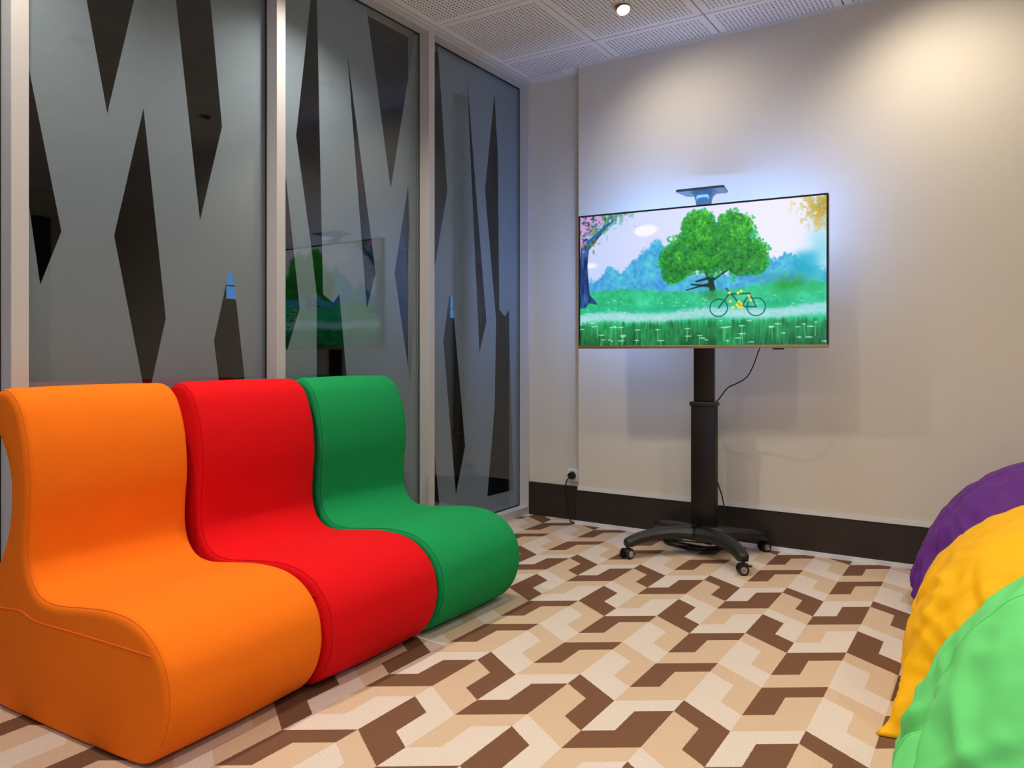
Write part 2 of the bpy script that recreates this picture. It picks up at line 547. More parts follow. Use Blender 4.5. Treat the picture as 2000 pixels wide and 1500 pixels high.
for i in range(5):
    ya, yb = MULL[i + 1][1], MULL[i][0]
    z0, z1 = 0.047, 2.655
    win = empty('window_%d' % (i + 1) if i < 3 else 'window_%d' % (i + 2), (GLASS_X, (ya + yb) / 2, 0))
    tag(win, ['glass panel beside the corner with slanted clear cut-outs', 'middle glass panel behind the red and green chairs',
              'left glass panel behind the orange chair', 'glass panel left of the picture', 'farthest glass panel out of the picture'][i], None, None, 'structure')
    yc = (ya + yb) / 2
    obj('glass_pane', boxbm(-0.005, 0.003, ya - yc, yb - yc, z0, z1), M['glass'], win)
    # gasket round the pane
    bm = bmesh.new(); g = 0.007
    box(bm, 0.0035, 0.006, ya - yc, ya - yc + g, z0, z1); box(bm, 0.0035, 0.006, yb - yc - g, yb - yc, z0, z1)
    box(bm, 0.0035, 0.006, ya - yc + g, yb - yc - g, z1 - g, z1); box(bm, 0.0035, 0.006, ya - yc + g, yb - yc - g, z0, z0 + g)
    obj('gasket', bm, M['gasket'], win)
    # frosted film with the clear shapes cut out of it
    rect = [(ya, z0), (yb, z0), (yb, z1), (ya, z1)]
    V = [Vector(p) for p in rect]; E = [(0, 1), (1, 2), (2, 3), (3, 0)]
    for poly in POLY[i]:
        s = len(V); n = len(poly)
        V += [Vector(p) for p in poly]; E += [(s + a, s + (a + 1) % n) for a in range(n)]
    vo, eo, fo, *_ = geometry.delaunay_2d_cdt(V, E, [], 0, 1e-5)
    bm = bmesh.new(); bv = {}
    for f in fo:
        c = sum((vo[a] for a in f), Vector((0, 0))) / len(f)
        if not (ya < c[0] < yb and z0 < c[1] < z1): continue
        if any(inpoly(c, p) for p in POLY[i]): continue
        vs_ = []
        for a in f:
            if a not in bv: bv[a] = bm.verts.new((-0.0065, vo[a][0] - yc, vo[a][1]))
            vs_.append(bv[a])
        bm.faces.new(vs_)
    obj('frosted_film', bm, M['film'], win)

# the dim hall beyond the partition
HX = -3.2
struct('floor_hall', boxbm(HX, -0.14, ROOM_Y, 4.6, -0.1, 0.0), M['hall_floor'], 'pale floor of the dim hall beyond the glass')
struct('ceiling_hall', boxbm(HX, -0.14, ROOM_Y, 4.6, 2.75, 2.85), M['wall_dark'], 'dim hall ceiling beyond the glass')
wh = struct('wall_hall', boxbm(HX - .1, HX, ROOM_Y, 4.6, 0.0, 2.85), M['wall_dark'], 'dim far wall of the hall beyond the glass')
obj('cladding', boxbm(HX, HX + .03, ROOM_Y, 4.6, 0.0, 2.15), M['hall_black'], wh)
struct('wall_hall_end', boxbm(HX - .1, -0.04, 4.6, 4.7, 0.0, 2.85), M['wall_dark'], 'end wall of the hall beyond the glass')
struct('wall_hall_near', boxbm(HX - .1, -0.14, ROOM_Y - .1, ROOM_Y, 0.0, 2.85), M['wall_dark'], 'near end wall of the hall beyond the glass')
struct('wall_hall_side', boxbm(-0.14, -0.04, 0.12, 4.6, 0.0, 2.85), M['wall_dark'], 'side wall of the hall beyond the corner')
for n, (yc, zc, hw, hh) in enumerate([(0.27, 1.6, .12, .14), (3.48, 1.56, .14, .14)]):
    w = empty('window_%d' % (7 + n), (HX + .03, yc, zc)); tag(w, ['small blue dusk window seen through the left glass panel', 'small blue dusk window seen through the corner glass panel'][n], None, None, 'structure')
    bm = bmesh.new(); t_ = 0.012
    box(bm, 0, .02, -hw, hw, -hh, -hh + t_); box(bm, 0, .02, -hw, hw, hh - t_, hh)
    box(bm, 0, .02, -hw, -hw + t_, -hh + t_, hh - t_); box(bm, 0, .02, hw - t_, hw, -hh + t_, hh - t_)
    obj('frame', bm, M['alu'], w)
    for (a, b) in ((-hh + t_, -.02), (-.008, hh - t_)):
        obj('pane', boxbm(0.002, .008, -hw + t_, hw - t_, a, b), M['bluewin'], w)

# ------------------------------------------------------------------ downlights
def make_downlight():
    root = empty('downlight')
    bm = bmesh.new()
    lathe(bm, [(0.036, 0.004), (0.037, -0.001), (0.046, -0.006), (0.053, -0.0035), (0.054, 0.0005), (0.036, 0.004)], 36)
    obj('trim_ring', bm, M['lampwhite'], root, smooth=40)
    tilt = Matrix.Rotation(math.radians(24), 4, Vector((-0.55, -0.83, 0)))
    bm = bmesh.new()
    lathe(bm, [(0.033, -0.026), (0.0355, -0.024), (0.0355, 0.012), (0.032, 0.012), (0.031, -0.022), (0.033, -0.026)], 32, tilt)
    obj('gimbal_cup', bm, M['lampcup'], root, smooth=40)
    bm = bmesh.new()
    lathe(bm, [(0.0, -0.006), (0.022, -0.0055), (0.0308, -0.004), (0.0308, 0.002), (0, 0.002)], 32, tilt)
    obj('lens', bm, M['lens'], root, smooth=40)
    return root

def lamp_for(root, target, watts, size, blend, color=(1.0, 0.905, 0.785)):
    ld = bpy.data.lights.new('downlight_beam', 'SPOT')
    ld.energy = watts; ld.color = color; ld.spot_size = math.radians(size); ld.spot_blend = blend
    ld.shadow_soft_size = 0.035
    lo = bpy.data.objects.new('downlight_beam', ld); col.objects.link(lo)
    lo.parent = root
    lo.location = (0, 0, -0.03)
    d = Vector(target) - (Vector(root.location) + Vector((0, 0, -0.03)))
    lo.rotation_euler = d.to_track_quat('-Z', 'Y').to_euler()
    return lo

def tcx(i): return X0 + PX * (i + .5)
def tcy(j): return YS - PX * (j + .5)
spots = [  # tile column, tile row, aim, watts, cone, blend, label
    (1, 0, (1.15, -0.10, 1.7), ACCENT_W * .55, 125, 1.0, 'tilted white ceiling downlight in a perforated tile near the television'),
    (3, 0, (2.35, -0.10, 1.7), ACCENT_W, 125, 1.0, 'ceiling downlight washing the right part of the back wall'),
    (0, 2, (0.45, -1.80, 0.0), LAMP_W * 1.3, 130, 0.9, 'ceiling downlight above the red and green chairs'),
    (0, 4, (0.45, -3.0, 0.0), LAMP_W * 1.3, 130, 0.9, 'ceiling downlight above the orange chair'),
    (2, 2, (1.60, -1.7, 0.0), LAMP_W * .55, 140, 0.9, 'ceiling downlight above the middle of the carpet'),
    (4, 2, (2.75, -1.7, 0.0), LAMP_W, 140, 0.9, 'ceiling downlight above the bean bags'),
    (2, 4, (1.54, -3.0, 0.0), LAMP_W * .6, 140, 0.9, 'ceiling downlight above the near end of the carpet'),
    (4, 4, (2.75, -3.0, 0.0), LAMP_W * .8, 140, 0.9, 'ceiling downlight on the near right'),
    (6, 2, (3.9, -1.9, 0.0), LAMP_W, 140, 0.9, 'ceiling downlight right of the bean bags'),  # from here on: added lamps, unseen, for more bounce off the floor
    (6, 4, (3.9, -3.1, 0.0), LAMP_W, 140, 0.9, 'ceiling downlight by the side window'),
    (2, 6, (1.54, -4.4, 0.0), LAMP_W, 140, 0.9, 'ceiling downlight behind the viewer on the left'),
    (4, 6, (2.75, -4.6, 0.0), LAMP_W, 140, 0.9, 'ceiling downlight behind the viewer on the right'),
]
dl = make_downlight()
all_dl = []
for n, sp in enumerate(spots):
    r = dl if n == 0 else copy_tree(dl)
    r.location = (tcx(sp[0]), tcy(sp[1]), CEIL)
    tag(r, sp[6], 'downlight', 'ceiling downlights')
    all_dl.append((r, sp))
for r, sp in all_dl:
    lamp_for(r, sp[2], sp[3], sp[4], sp[5])

# ------------------------------------------------------------------ foam lounge chairs
PROF = [(.70, .004), (.765, .022), (.812, .07), (.838, .13), (.845, .19), (.828, .262), (.775, .322), (.70, .354), (.60, .361), (.50, .352),
        (.42, .342), (.35, .338), (.293, .350), (.253, .388), (.235, .45), (.238, .53), (.246, .60), (.244, .68), (.230, .765), (.198, .845),
        (.160, .884), (.122, .899), (.085, .895), (.055, .873), (.044, .838), (.062, .795), (.104, .745), (.136, .69), (.150, .63), (.149, .57),
        (.130, .49), (.092, .42), (.052, .36), (.030, .29), (.026, .2), (.028, .09), (.045, .03), (.09, .004), (.25, .0), (.5, .0)]
CW = 0.510

def inset(pts, d):
    n = len(pts); out = []
    for i in range(n):
        a, b, c = pts[i - 1], pts[i], pts[(i + 1) % n]
        t = (c - a); t.normalize()
        nrm = Vector((-t.y, t.x))      # PROF runs counter-clockwise in (x, z): inward is to the left
        out.append(b + nrm * d)
    return out

def make_chair(body_mat, pipe_mat, label, loc, rz):
    root = empty('foam_lounge_chair', loc, rz)
    tag(root, label, 'chair', 'foam lounge chairs in a row')
    base = catmull([Vector((x, z)) for x, z in PROF], 5, True)
    R = 0.024
    loops = []
    steps = 6
    for k in range(steps + 1):
        a = k / steps * PI / 2
        loops.append((R * (1 - math.cos(PI / 2 - a)) if False else R * (1 - math.sin(a)), R * (1 - math.cos(a))))
    # loops: (y from side, inset); k=0 is on the broad face, k=steps on the side
    seq = [(CW - y, i) for y, i in loops[::-1]]          # far side first
    seq += [(CW * f, 0.0) for f in (0.75, 0.5, 0.25)]
    seq += [(y, i) for y, i in loops]
    bm = bmesh.new(); rings = []
    for y, ins in seq:
        puff = 0.004 * math.sin(PI * min(max(y / CW, 0), 1))
        P = inset(base, ins - puff)
        rings.append([bm.verts.new((p.x, y, max(p.y, 0.0))) for p in P])
    n = len(base)
    for A, B in zip(rings, rings[1:]):
        for k in range(n):
            bm.faces.new((A[k], A[(k + 1) % n], B[(k + 1) % n], B[k]))
    bm.faces.new(rings[0]); bm.faces.new(rings[-1])
    obj('foam_body', bm, body_mat, root, smooth=50)
    # seams: along both edges of the seat and back surface, and across each side
    i0, i1 = 2 * 5, 25 * 5
    for yy in (0.010, CW - 0.010):
        d_ = R - math.sqrt(R * R - (R - 0.010) ** 2)
        P = inset(base, d_)[i0:i1]
        obj('edge_seam', tube(bmesh.new(), [Vector((p.x, yy, p.y)) for p in P], 0.0012, 6), pipe_mat, root, smooth=True)
    for yy, s in ((0.0, -1), (CW, 1)):
        pts = catmull([(.06, yy, .289), (.12, yy, .287), (.21, yy, .294), (.29, yy, .279), (.45, yy, .281), (.61, yy, .283), (.785, yy, .284)], 6)
        pts = [Vector((p[0], yy + s * 0.0005, p[2])) for p in pts]
        obj('cover_piping', tube(bmesh.new(), pts, 0.0030, 6), pipe_mat, root, smooth=True)
    return root

make_chair(M['orange'], M['orange_d'], 'orange foam lounge chair, nearest of the row', (0.004, -3.062, 0), math.radians(2.0))
make_chair(M['red'], M['red_d'], 'red foam lounge chair between the orange and green ones', (0.000, -2.512, 0), math.radians(0.0))
make_chair(M['green'], M['green_d'], 'dark green foam lounge chair, farthest of the row', (0.000, -1.976, 0), math.radians(-0.6))

# ------------------------------------------------------------------ bean bags
def make_bag(mat, label, loc, rx, ry, zt, seed, rz=0.0, tail=False, e=3.0):
    root = empty('bean_bag', loc, rz)
    tag(root, label, 'bean bag', 'bean bags in a row')
    bm = bmesh.new()
    NU, NV = 300, 130
    rs = random.Random(int(seed * 100))
    creases = []
    for _ in range(11):
        a0 = math.radians(rs.uniform(165, 330)); z0 = rs.uniform(.02, .34)
        ln = rs.uniform(.10, .26); sl = rs.uniform(.25, 1.1) * rs.choice((1, 1, -1))
        creases.append((a0, z0, ln, sl, rs.uniform(.006, .014), rs.uniform(.012, .020)))
    def pos(u, v):
        # v: 0 floor centre .. 1 top
        c, s = math.cos(u), math.sin(u)
        k = (abs(c) ** e + abs(s) ** e) ** (-1 / e)
        if v < 0.22:
            t = v / 0.22
            r = 0.90 * t; z = 0.0
            if t > .8: z = 0.0
        else:
            t = (v - 0.22) / 0.78
            a = t * PI / 2
            z = zt * math.sin(a) ** 1.0
            r = math.cos(a) ** 0.92
            # tuck under at the floor
            low = max(0.0, 1 - z / 0.10)
            r *= 1 - 0.10 * low ** 2
        x = rx * r * k * c; y = ry * r * k * s
        # back of the bag rises to the right
        z *= 1 + 0.18 * max(0, x / rx)
        P = Vector((x, y, z))
        if z > 0.004:
            nv = Vector((x / rx, y / ry, z / zt * .8)); nv.normalize()
            q = P * 2.2 + Vector((seed * 7.3, seed * 3.1, 0))
            f1 = noise.noise(q) * 0.022
            wdir = math.sin((x * 5 + y * 9 + z * 12) + 3 * noise.noise(P * 3.0 + Vector((seed, 0, 0)))) 
            f2 = (abs(noise.noise(Vector((P.x * 4 + P.z * 5, P.y * 10 - P.z * 6, seed * 5.0)))) ** 1.1) * -0.085 * max(0.0, 1 - z / (zt * .8))
            f3 = (abs(noise.noise(Vector((P.x * 11, P.y * 9, P.z * 16 + seed)))) ** 1.2) * -0.014
            w = min(1.0, z / 0.08)
            f4 = 0.0
            for a0, z0, ln, sl, dp, wd in creases:
                da = ((u - a0 + PI) % (2 * PI) - PI) * .5; dzz = z - z0
                c_, s_ = math.cos(sl), math.sin(sl)
                al = da * c_ + dzz * s_; ac = -da * s_ + dzz * c_
                if abs(al) > ln or abs(ac) > .12: continue
                fade = math.cos(al / ln * PI / 2) ** 2
                f4 += fade * dp * (-math.exp(-(ac / wd) ** 2) + .5 * math.exp(-((ac - 2.0 * wd) / (1.3 * wd)) ** 2))
            P += nv * (f1 + f2 + f3 + f4) * w
            P.z = max(P.z, 0.0)
        if tail and v > .15:
            du = (u - math.radians(219) + PI) % (2 * PI) - PI
            wt = math.exp(-abs(du / .10) ** 1.3) * math.exp(-(z / .06) ** 1.2)
            P.x += math.cos(u) * .15 * wt; P.y += math.sin(u) * .15 * wt
        return P
    rings = []
    for j in range(NV + 1):
        v = j / NV
        if j == 0: rings.append([bm.verts.new((0, 0, 0))]); continue
        if j == NV: rings.append([bm.verts.new(pos(0, 1))]); continue
        rings.append([bm.verts.new(pos(2 * PI * i / NU, v)) for i in range(NU)])
    for A, B in zip(rings, rings[1:]):
        for i in range(NU):
            j = (i + 1) % NU
            if len(A) == 1: bm.faces.new((A[0], B[j], B[i]))
            elif len(B) == 1: bm.faces.new((A[i], A[j], B[0]))
            else: bm.faces.new((A[i], A[j], B[j], B[i]))
    obj('bag_body', bm, mat, root, smooth=True)
    # sewn seams running from the floor over the top
    for u0 in (0.0, PI * 0.5, PI, PI * 1.5):
        pts = []
        for j in range(36, NV - 1):
            p = pos(u0 + .12, j / NV)
            pts.append(p)
        obj('seam', tube(bmesh.new(), pts, 0.0028, 6), mat, root, smooth=True)
    return root

make_bag(M['bag_purple'], 'purple bean bag against the back wall', (2.73, -0.62, 0), .56, .43, .60, 1.0)
make_bag(M['bag_yellow'], 'yellow bean bag between the purple and green ones', (2.775, -1.51, 0), .56, .45, .605, 2.3, tail=True, e=3.8)
make_bag(M['bag_green'], 'bright green bean bag, nearest of the three', (2.85, -2.42, 0), .57, .45, .68, 3.7)

# ------------------------------------------------------------------ television stand
ST = empty('television_stand', (1.2075, -0.392, 0), math.radians(3.0))
tag(ST, 'black mobile television stand on four casters', 'tv stand')
# base: hub + four arched legs
bm = boxbm(-.085, .085, -.055, .115, .098, .128, bev=.010)
obj('hub', bm, M['black'], ST, smooth=30)
def leg(sx, sy):
    P = [Vector((sx * .02, sy * .02, .112)), Vector((sx * .09, sy * .050, .114)), Vector((sx * .17, sy * .105, .108)), Vector((sx * .24, sy * .18, .094)), Vector((sx * .285, sy * .245, .072))]
    pts = catmull(P, 6)
    bm = bmesh.new(); rings = []
    n = len(pts)
    for i, p in enumerate(pts):
        a = pts[max(i - 1, 0)]; b = pts[min(i + 1, n - 1)]
        t = (b - a).normalized()
        s = t.cross(Vector((0, 0, 1))).normalized(); u = s.cross(t)
        f = i / (n - 1)
        w = .050 * (1 - f) + .027 * f; h = .027 * (1 - f) + .018 * f
        if i >= n - 2: w *= (.85 if i == n - 2 else .55); h *= (.95 if i == n - 2 else .7)
        prof = [(-1, -1), (1, -1), (1, .2), (.62, 1), (-.62, 1), (-1, .2)]
        rings.append([bm.verts.new(p + s * w * x + u * h * z) for x, z in prof])
    for A, B in zip(rings, rings[1:]):
        for k in range(6): bm.faces.new((A[k], A[(k + 1) % 6], B[(k + 1) % 6], B[k]))
    bm.faces.new(rings[0][::-1]); bm.faces.new(rings[-1])
    bmesh.ops.bevel(bm, geom=bm.edges[:], offset=.0018, segments=1, affect='EDGES')
    obj('leg', bm, M['black'], ST, smooth=45)
for sx in (-1, 1):
    for sy in (-1, 1):
        leg(sx, sy)
        c = Vector((sx * .278, sy * .236, 0))
        ang = {(-1, -1): 1.3, (1, -1): .5, (1, 1): .8, (-1, 1): 1.1}[(sx, sy)]
        m = Matrix.Translation(c) @ Matrix.Rotation(ang, 4, 'Z')
        bm = bmesh.new()
        cyl(bm, (0, 0, .046), (0, 0, .066), .008, seg=14)
        box(bm, -.018, .022, -.012, .012, .030, .050, bev=.005)
        box(bm, .018, .038, -.010, .010, .034, .041, bev=.002)
        bmesh.ops.transform(bm, matrix=m, verts=bm.verts[:])
        cs = obj('caster', bm, M['black'], ST, smooth=40)
        for s in (-1, 1):
            bm = bmesh.new()
            cyl(bm, (-.004, s * .0135, .025), (-.004, s * .0255, .025), .025, .0235, seg=26)
            bmesh.ops.transform(bm, matrix=m, verts=bm.verts[:])
            obj('wheel', bm, M['rubber'], cs, smooth=40)
            bm = bmesh.new()
            # ring shaped metal hub cap
            lathe(bm, [(.0, .0), (.006, .001), (.006, .0), (.011, .0), (.0125, .0014), (.0155, .0014), (.016, .0), (0, -.001)], 22,
                  m @ Matrix.Translation((-.004, s * .0257, .025)) @ Matrix.Rotation(-s * PI / 2, 4, 'X'))
            obj('hub_cap', bm, M['chrome'], cs, smooth=40)
# column
CX_, CY_ = .016, .070
def column(z0, z1, w, d, name):
    bm = boxbm(CX_ - w / 2, CX_ + w / 2, CY_ - d / 2, CY_ + d / 2, z0, z1, bev=.005)
    o = obj(name, bm, M['blackmetal'], ST, smooth=30)
    return o
lo = column(.118, .742, .124, .058, 'lower_column')
for s in (-1, 1):
    obj('groove_strip', boxbm(CX_ + s * .0625 - .0006, CX_ + s * .0625 + .0012, CY_ - .012, CY_ + .012, .13, .73), M['black'], lo)
obj('column_collar', boxbm(CX_ - .068, CX_ + .068, CY_ - .035, CY_ + .035, .735, .757, bev=.004), M['black'], ST, smooth=30)
up = column(.757, 1.70, .100, .042, 'upper_column')
# bracket carrying the television
bm = bmesh.new()
box(bm, -.22, .22, .010, .046, 1.30, 1.36, bev=.003); box(bm, -.22, .22, .010, .046, 1.46, 1.52, bev=.003)
obj('mounting_bracket', bm, M['black'], ST, smooth=30)
for s in (-1, 1):
    obj('mounting_arm', boxbm(s * .18 - .015, s * .18 + .015, -.052, .009, 1.20, 1.62, bev=.003), M['black'], ST, smooth=30)
# camera shelf on top: flared stem and plate
bm = bmesh.new()
rings = []
for z, w, d in ((1.700, .035, .026), (1.735, .036, .027), (1.765, .038, .030), (1.785, .044, .038), (1.798, .055, .052), (1.806, .072, .066)):
    rings.append([bm.verts.new((CX_ + w * math.copysign(abs(math.cos(a)) ** .6, math.cos(a)), d * math.copysign(abs(math.sin(a)) ** .6, math.sin(a)) + CY_ - .01, z)) for a in [2 * PI * k / 28 for k in range(28)]])
for A, B in zip(rings, rings[1:]):
    for k in range(28): bm.faces.new((A[k], A[(k + 1) % 28], B[(k + 1) % 28], B[k]))
bm.faces.new(rings[0][::-1]); bm.faces.new(rings[-1])
obj('shelf_stem', bm, M['plate'], ST, smooth=40)
bm = bmesh.new()
pl = [(-.125, -.085), (.125, -.085), (.135, -.075), (.118, .055), (.108, .065), (-.108, .065), (-.118, .055), (-.135, -.075)]
lo_ = [bm.verts.new((CX_ + .9 * x, CY_ - .01 + y, 1.806)) for x, y in pl]; hi_ = [bm.verts.new((CX_ + .9 * x, CY_ - .01 + y, 1.818)) for x, y in pl]
bm.faces.new(lo_[::-1]); bm.faces.new(hi_)
for k in range(8): bm.faces.new((lo_[k], lo_[(k + 1) % 8], hi_[(k + 1) % 8], hi_[k]))
bmesh.ops.bevel(bm, geom=bm.edges[:], offset=.0025, segments=2, affect='EDGES')
obj('camera_shelf', bm, M['plate'], ST, smooth=30)

# ------------------------------------------------------------------ television
TVW, TVH = 1.216, 0.692
TV = empty('television', (1.2075, -0.392, 0), math.radians(3.4))
tag(TV, 'flat television showing a bright green meadow with a tree', 'television')
FX = 0.010                       # sideways offset of the panel on the stand
YF = -0.098                      # screen plane in stand space
ZB = 1.024
xa, xb = FX - TVW / 2, FX + TVW / 2
bm = boxbm(xa, xb, YF + .002, YF + .030, ZB + .012, ZB + TVH, bev=.003)
obj('back_shell', bm, M['bezel'], TV, smooth=30)
obj('rear_housing', boxbm(xa + .2, xb - .2, YF + .031, YF + .0395, ZB + .03, ZB + .5, bev=.003), M['bezel'], TV, smooth=30)
bm = bmesh.new(); b_ = .008
box(bm, xa, xa + b_, YF - .004, YF + .002, ZB + .016, ZB + TVH); box(bm, xb - b_, xb, YF - .004, YF + .002, ZB + .016, ZB + TVH)
box(bm, xa + b_, xb - b_, YF - .004, YF + .002, ZB + TVH - b_, ZB + TVH)
obj('bezel', bm, M['bezel'], TV)
obj('bottom_bar', boxbm(xa, xb, YF - .007, YF + .012, ZB, ZB + .0155, bev=.002), M['gold'], TV, smooth=30)
obj('sensor_pod', boxbm(xb - .24, xb - .19, YF - .004, YF + .012, ZB - .007, ZB, bev=.002), M['bezel'], TV, smooth=30)
# added rear strips, not a known part, that make the blue wall glow
for (p0, p1, q0, q1) in ((xa + .06, xb - .06, ZB + TVH - .07, ZB + TVH - .055), (xa + .06, xa + .075, ZB + .12, ZB + TVH - .09)):
    obj('rear_light_strip', boxbm(p0, p1, YF + .0305, YF + .034, q0, q1), M['backlight'], TV)

# the picture on the screen: a flat grid whose colours are worked out here
NX, NY = 520, 292
sx0, sx1, sz0, sz1 = xa + b_, xb - b_, ZB + .016, ZB + TVH - b_
uu, vv = np.meshgrid((np.arange(NX) + .5) / NX, (np.arange(NY) + .5) / NY)
rng = np.random.RandomState(7)
def smooth_noise(fx, fy, seed):
    r = np.random.RandomState(seed)
    gx, gy = int(fx) + 3, int(fy) + 3
    g = r.rand(gy, gx)
    X = uu * fx; Y = vv * fy
    i = X.astype(int); j = Y.astype(int); a = X - i; b = Y - j
    a = a * a * (3 - 2 * a); b = b * b * (3 - 2 * b)
    return (g[j, i] * (1 - a) + g[j, i + 1] * a) * (1 - b) + (g[j + 1, i] * (1 - a) + g[j + 1, i + 1] * a) * b
def fbm(f, seed, asp=1.78):
    return .5 * smooth_noise(f * asp, f, seed) + .3 * smooth_noise(2 * f * asp, 2 * f, seed + 1) + .2 * smooth_noise(4 * f * asp, 4 * f, seed + 2)
def C3(r, g, b): return np.array([r, g, b], float)
def put(img, mask, c):
    m = np.clip(mask, 0, 1)[..., None]
    return img * (1 - m) + (c if isinstance(c, np.ndarray) and c.ndim == 3 else np.ones_like(img) * c) * m
def sst(a, b, x):
    t = np.clip((x - a) / (b - a), 0, 1); return t * t * (3 - 2 * t)
def mixi(a, b, t): return a[None, None, :] * (1 - t[..., None]) + b[None, None, :] * t[..., None]
n1 = fbm(6, 1); n2 = fbm(18, 5); n3 = fbm(45, 9); n4 = fbm(90, 13)
img = mixi(C3(196, 208, 250), C3(240, 238, 254), np.clip(uu * 1.3, 0, 1))
cl = np.exp(-(((uu - .36) / .07) ** 2 + ((vv - .70) / .05) ** 2)) + np.exp(-(((uu - .30) / .06) ** 2 + ((vv - .86) / .05) ** 2)) + .8 * np.exp(-(((uu - .05) / .05) ** 2 + ((vv - .62) / .035) ** 2))
img = put(img, sst(.35, .75, cl * (0.6 + .8 * n1)), C3(246, 246, 255))
# far bushes
hgt = .47 + .10 * np.exp(-((uu - .14) / .04) ** 2) + .13 * np.exp(-((uu - .26) / .06) ** 2) + .26 * np.exp(-((uu - .35) / .06) ** 2) + .07 * n2
hgt += .12 * np.exp(-((uu - .84) / .09) ** 2)
img = put(img, sst(.02, -.02, vv - hgt + .06 * (n3 - .5)), mixi(C3(46, 120, 214), C3(96, 222, 224), np.clip(n2 * .6 + n3 * .7 - .1, 0, 1)))
img = put(img, .85 * np.exp(-(((uu - .93) / .045) ** 4 + ((vv - .55) / .085) ** 4)), C3(24, 166, 200))
img = put(img, .6 * np.exp(-(((uu - .985) / .05) ** 2 + ((vv - .62) / .2) ** 2)), C3(90, 205, 225))
# big tree
def blob(cx, cy, rx, ry): return 1 - np.sqrt(((uu - cx) / rx) ** 2 + ((vv - cy) / ry) ** 2)
tr = np.maximum.reduce([blob(.57, .70, .18, .20), blob(.45, .63, .105, .14), blob(.70, .62, .095, .15), blob(.52, .85, .08, .14), blob(.655, .80, .085, .16), blob(.42, .53, .06, .08), blob(.74, .57, .05, .09)])
tm = sst(-.03, .05, tr + (n3 - .5) * .35 + (n2 - .5) * .25)
lf = np.clip(n2 * .7 + n3 * .8 - .35 + (vv - .65) * .5, 0, 1)
tcol = mixi(C3(6, 110, 28), C3(84, 214, 62), lf)
edge = np.clip(1 - tr * 5, 0, 1)[..., None]
tcol = tcol * (1 - .55 * edge) + C3(46, 200, 160) * .55 * edge
# trunk and branches
def seg(img, x0, y0, x1, y1, w0, w1, c):
    X = (uu) * 1.78; x0 *= 1.78; x1 *= 1.78
    dx, dy = x1 - x0, y1 - y0; L = dx * dx + dy * dy
    t = np.clip(((X - x0) * dx + (vv - y0) * dy) / L, 0, 1)
    d = np.hypot(X - x0 - t * dx, vv - y0 - t * dy)
    w = w0 + (w1 - w0) * t
    return put(img, sst(w + .006, w - .004, d), c)
for s in ((.575, .40, .560, .55, .020, .014), (.56, .44, .47, .40, .006, .003), (.57, .46, .66, .56, .009, .004), (.565, .47, .53, .60, .013, .007), (.565, .48, .60, .60, .012, .007), (.56, .48, .51, .46, .008, .005), (.575, .42, .49, .44, .009, .004)):
    img = seg(img, *s, C3(14, 46, 30))
img = put(img, sst(.02, .14, tr + (n3 - .5) * .35) * .85, mixi(C3(6, 96, 26), C3(28, 150, 40), n3))
def dab(cx, cy, r, c, al):
    i0, i1 = max(int((cx - r) * NX), 0), min(int((cx + r) * NX) + 2, NX)
    j0, j1 = max(int((cy - r * 1.78) * NY), 0), min(int((cy + r * 1.78) * NY) + 2, NY)
    if i1 <= i0 or j1 <= j0: return
    d = np.hypot((uu[j0:j1, i0:i1] - cx) / r, (vv[j0:j1, i0:i1] - cy) / (r * 1.78))
    m = (al * np.clip((1 - d) * 2.2, 0, 1))[..., None]
    img[j0:j1, i0:i1] = img[j0:j1, i0:i1] * (1 - m) + c * m
pu, pv = rng.rand(9000), rng.rand(9000)
for a_, b_2 in zip(pu, pv):
    jx, jy = int(a_ * NX), int(b_2 * NY)
    q_ = tr[jy, jx] + (n2[jy, jx] - .5) * .55 + (n1[jy, jx] - .5) * .25
    if q_ < 0: continue
    clump = n2[jy, jx] * 1.3 - .25 + (b_2 - .66) * .9 + (.5 - rng.rand()) * .5
    c_ = C3(4, 100, 24) * (1 - np.clip(clump, 0, 1)) + C3(92, 220, 58) * np.clip(clump, 0, 1)
    if q_ < .12: c_ = c_ * .45 + C3(40, 200, 165) * .55
    dab(a_, b_2, .0035 + .004 * rng.rand(), c_, .85)
# meadow
mh = .405 + .02 * np.sin(uu * 9) + .02 * (n2 - .5)
md = mixi(C3(16, 160, 92), C3(86, 236, 190), np.clip(n1 * .7 + n3 * .6 - .2, 0, 1))
img = put(img, sst(.012, -.012, vv - mh), md)
img = put(img, .7 * np.exp(-(((uu - .87) / .09) ** 2 + ((vv - .42) / .06) ** 2)) * sst(.35, .6, n3 + .1), C3(34, 150, 30))
img = put(img, .6 * np.exp(-(((uu - .57) / .04) ** 2 + ((vv - .36) / .05) ** 2)), C3(30, 110, 50))
img = put(img, .5 * np.exp(-((vv - .26) / .03) ** 2) * sst(.1, .5, n2), C3(20, 176, 140))
# pale path
pc = .205 + .03 * uu + .012 * np.sin(uu * 14)
img = put(img, .80 * sst(.055, .015, np.abs(vv - pc) + .05 * (n3 - .5)), mixi(C3(150, 214, 232), C3(228, 238, 246), n3))
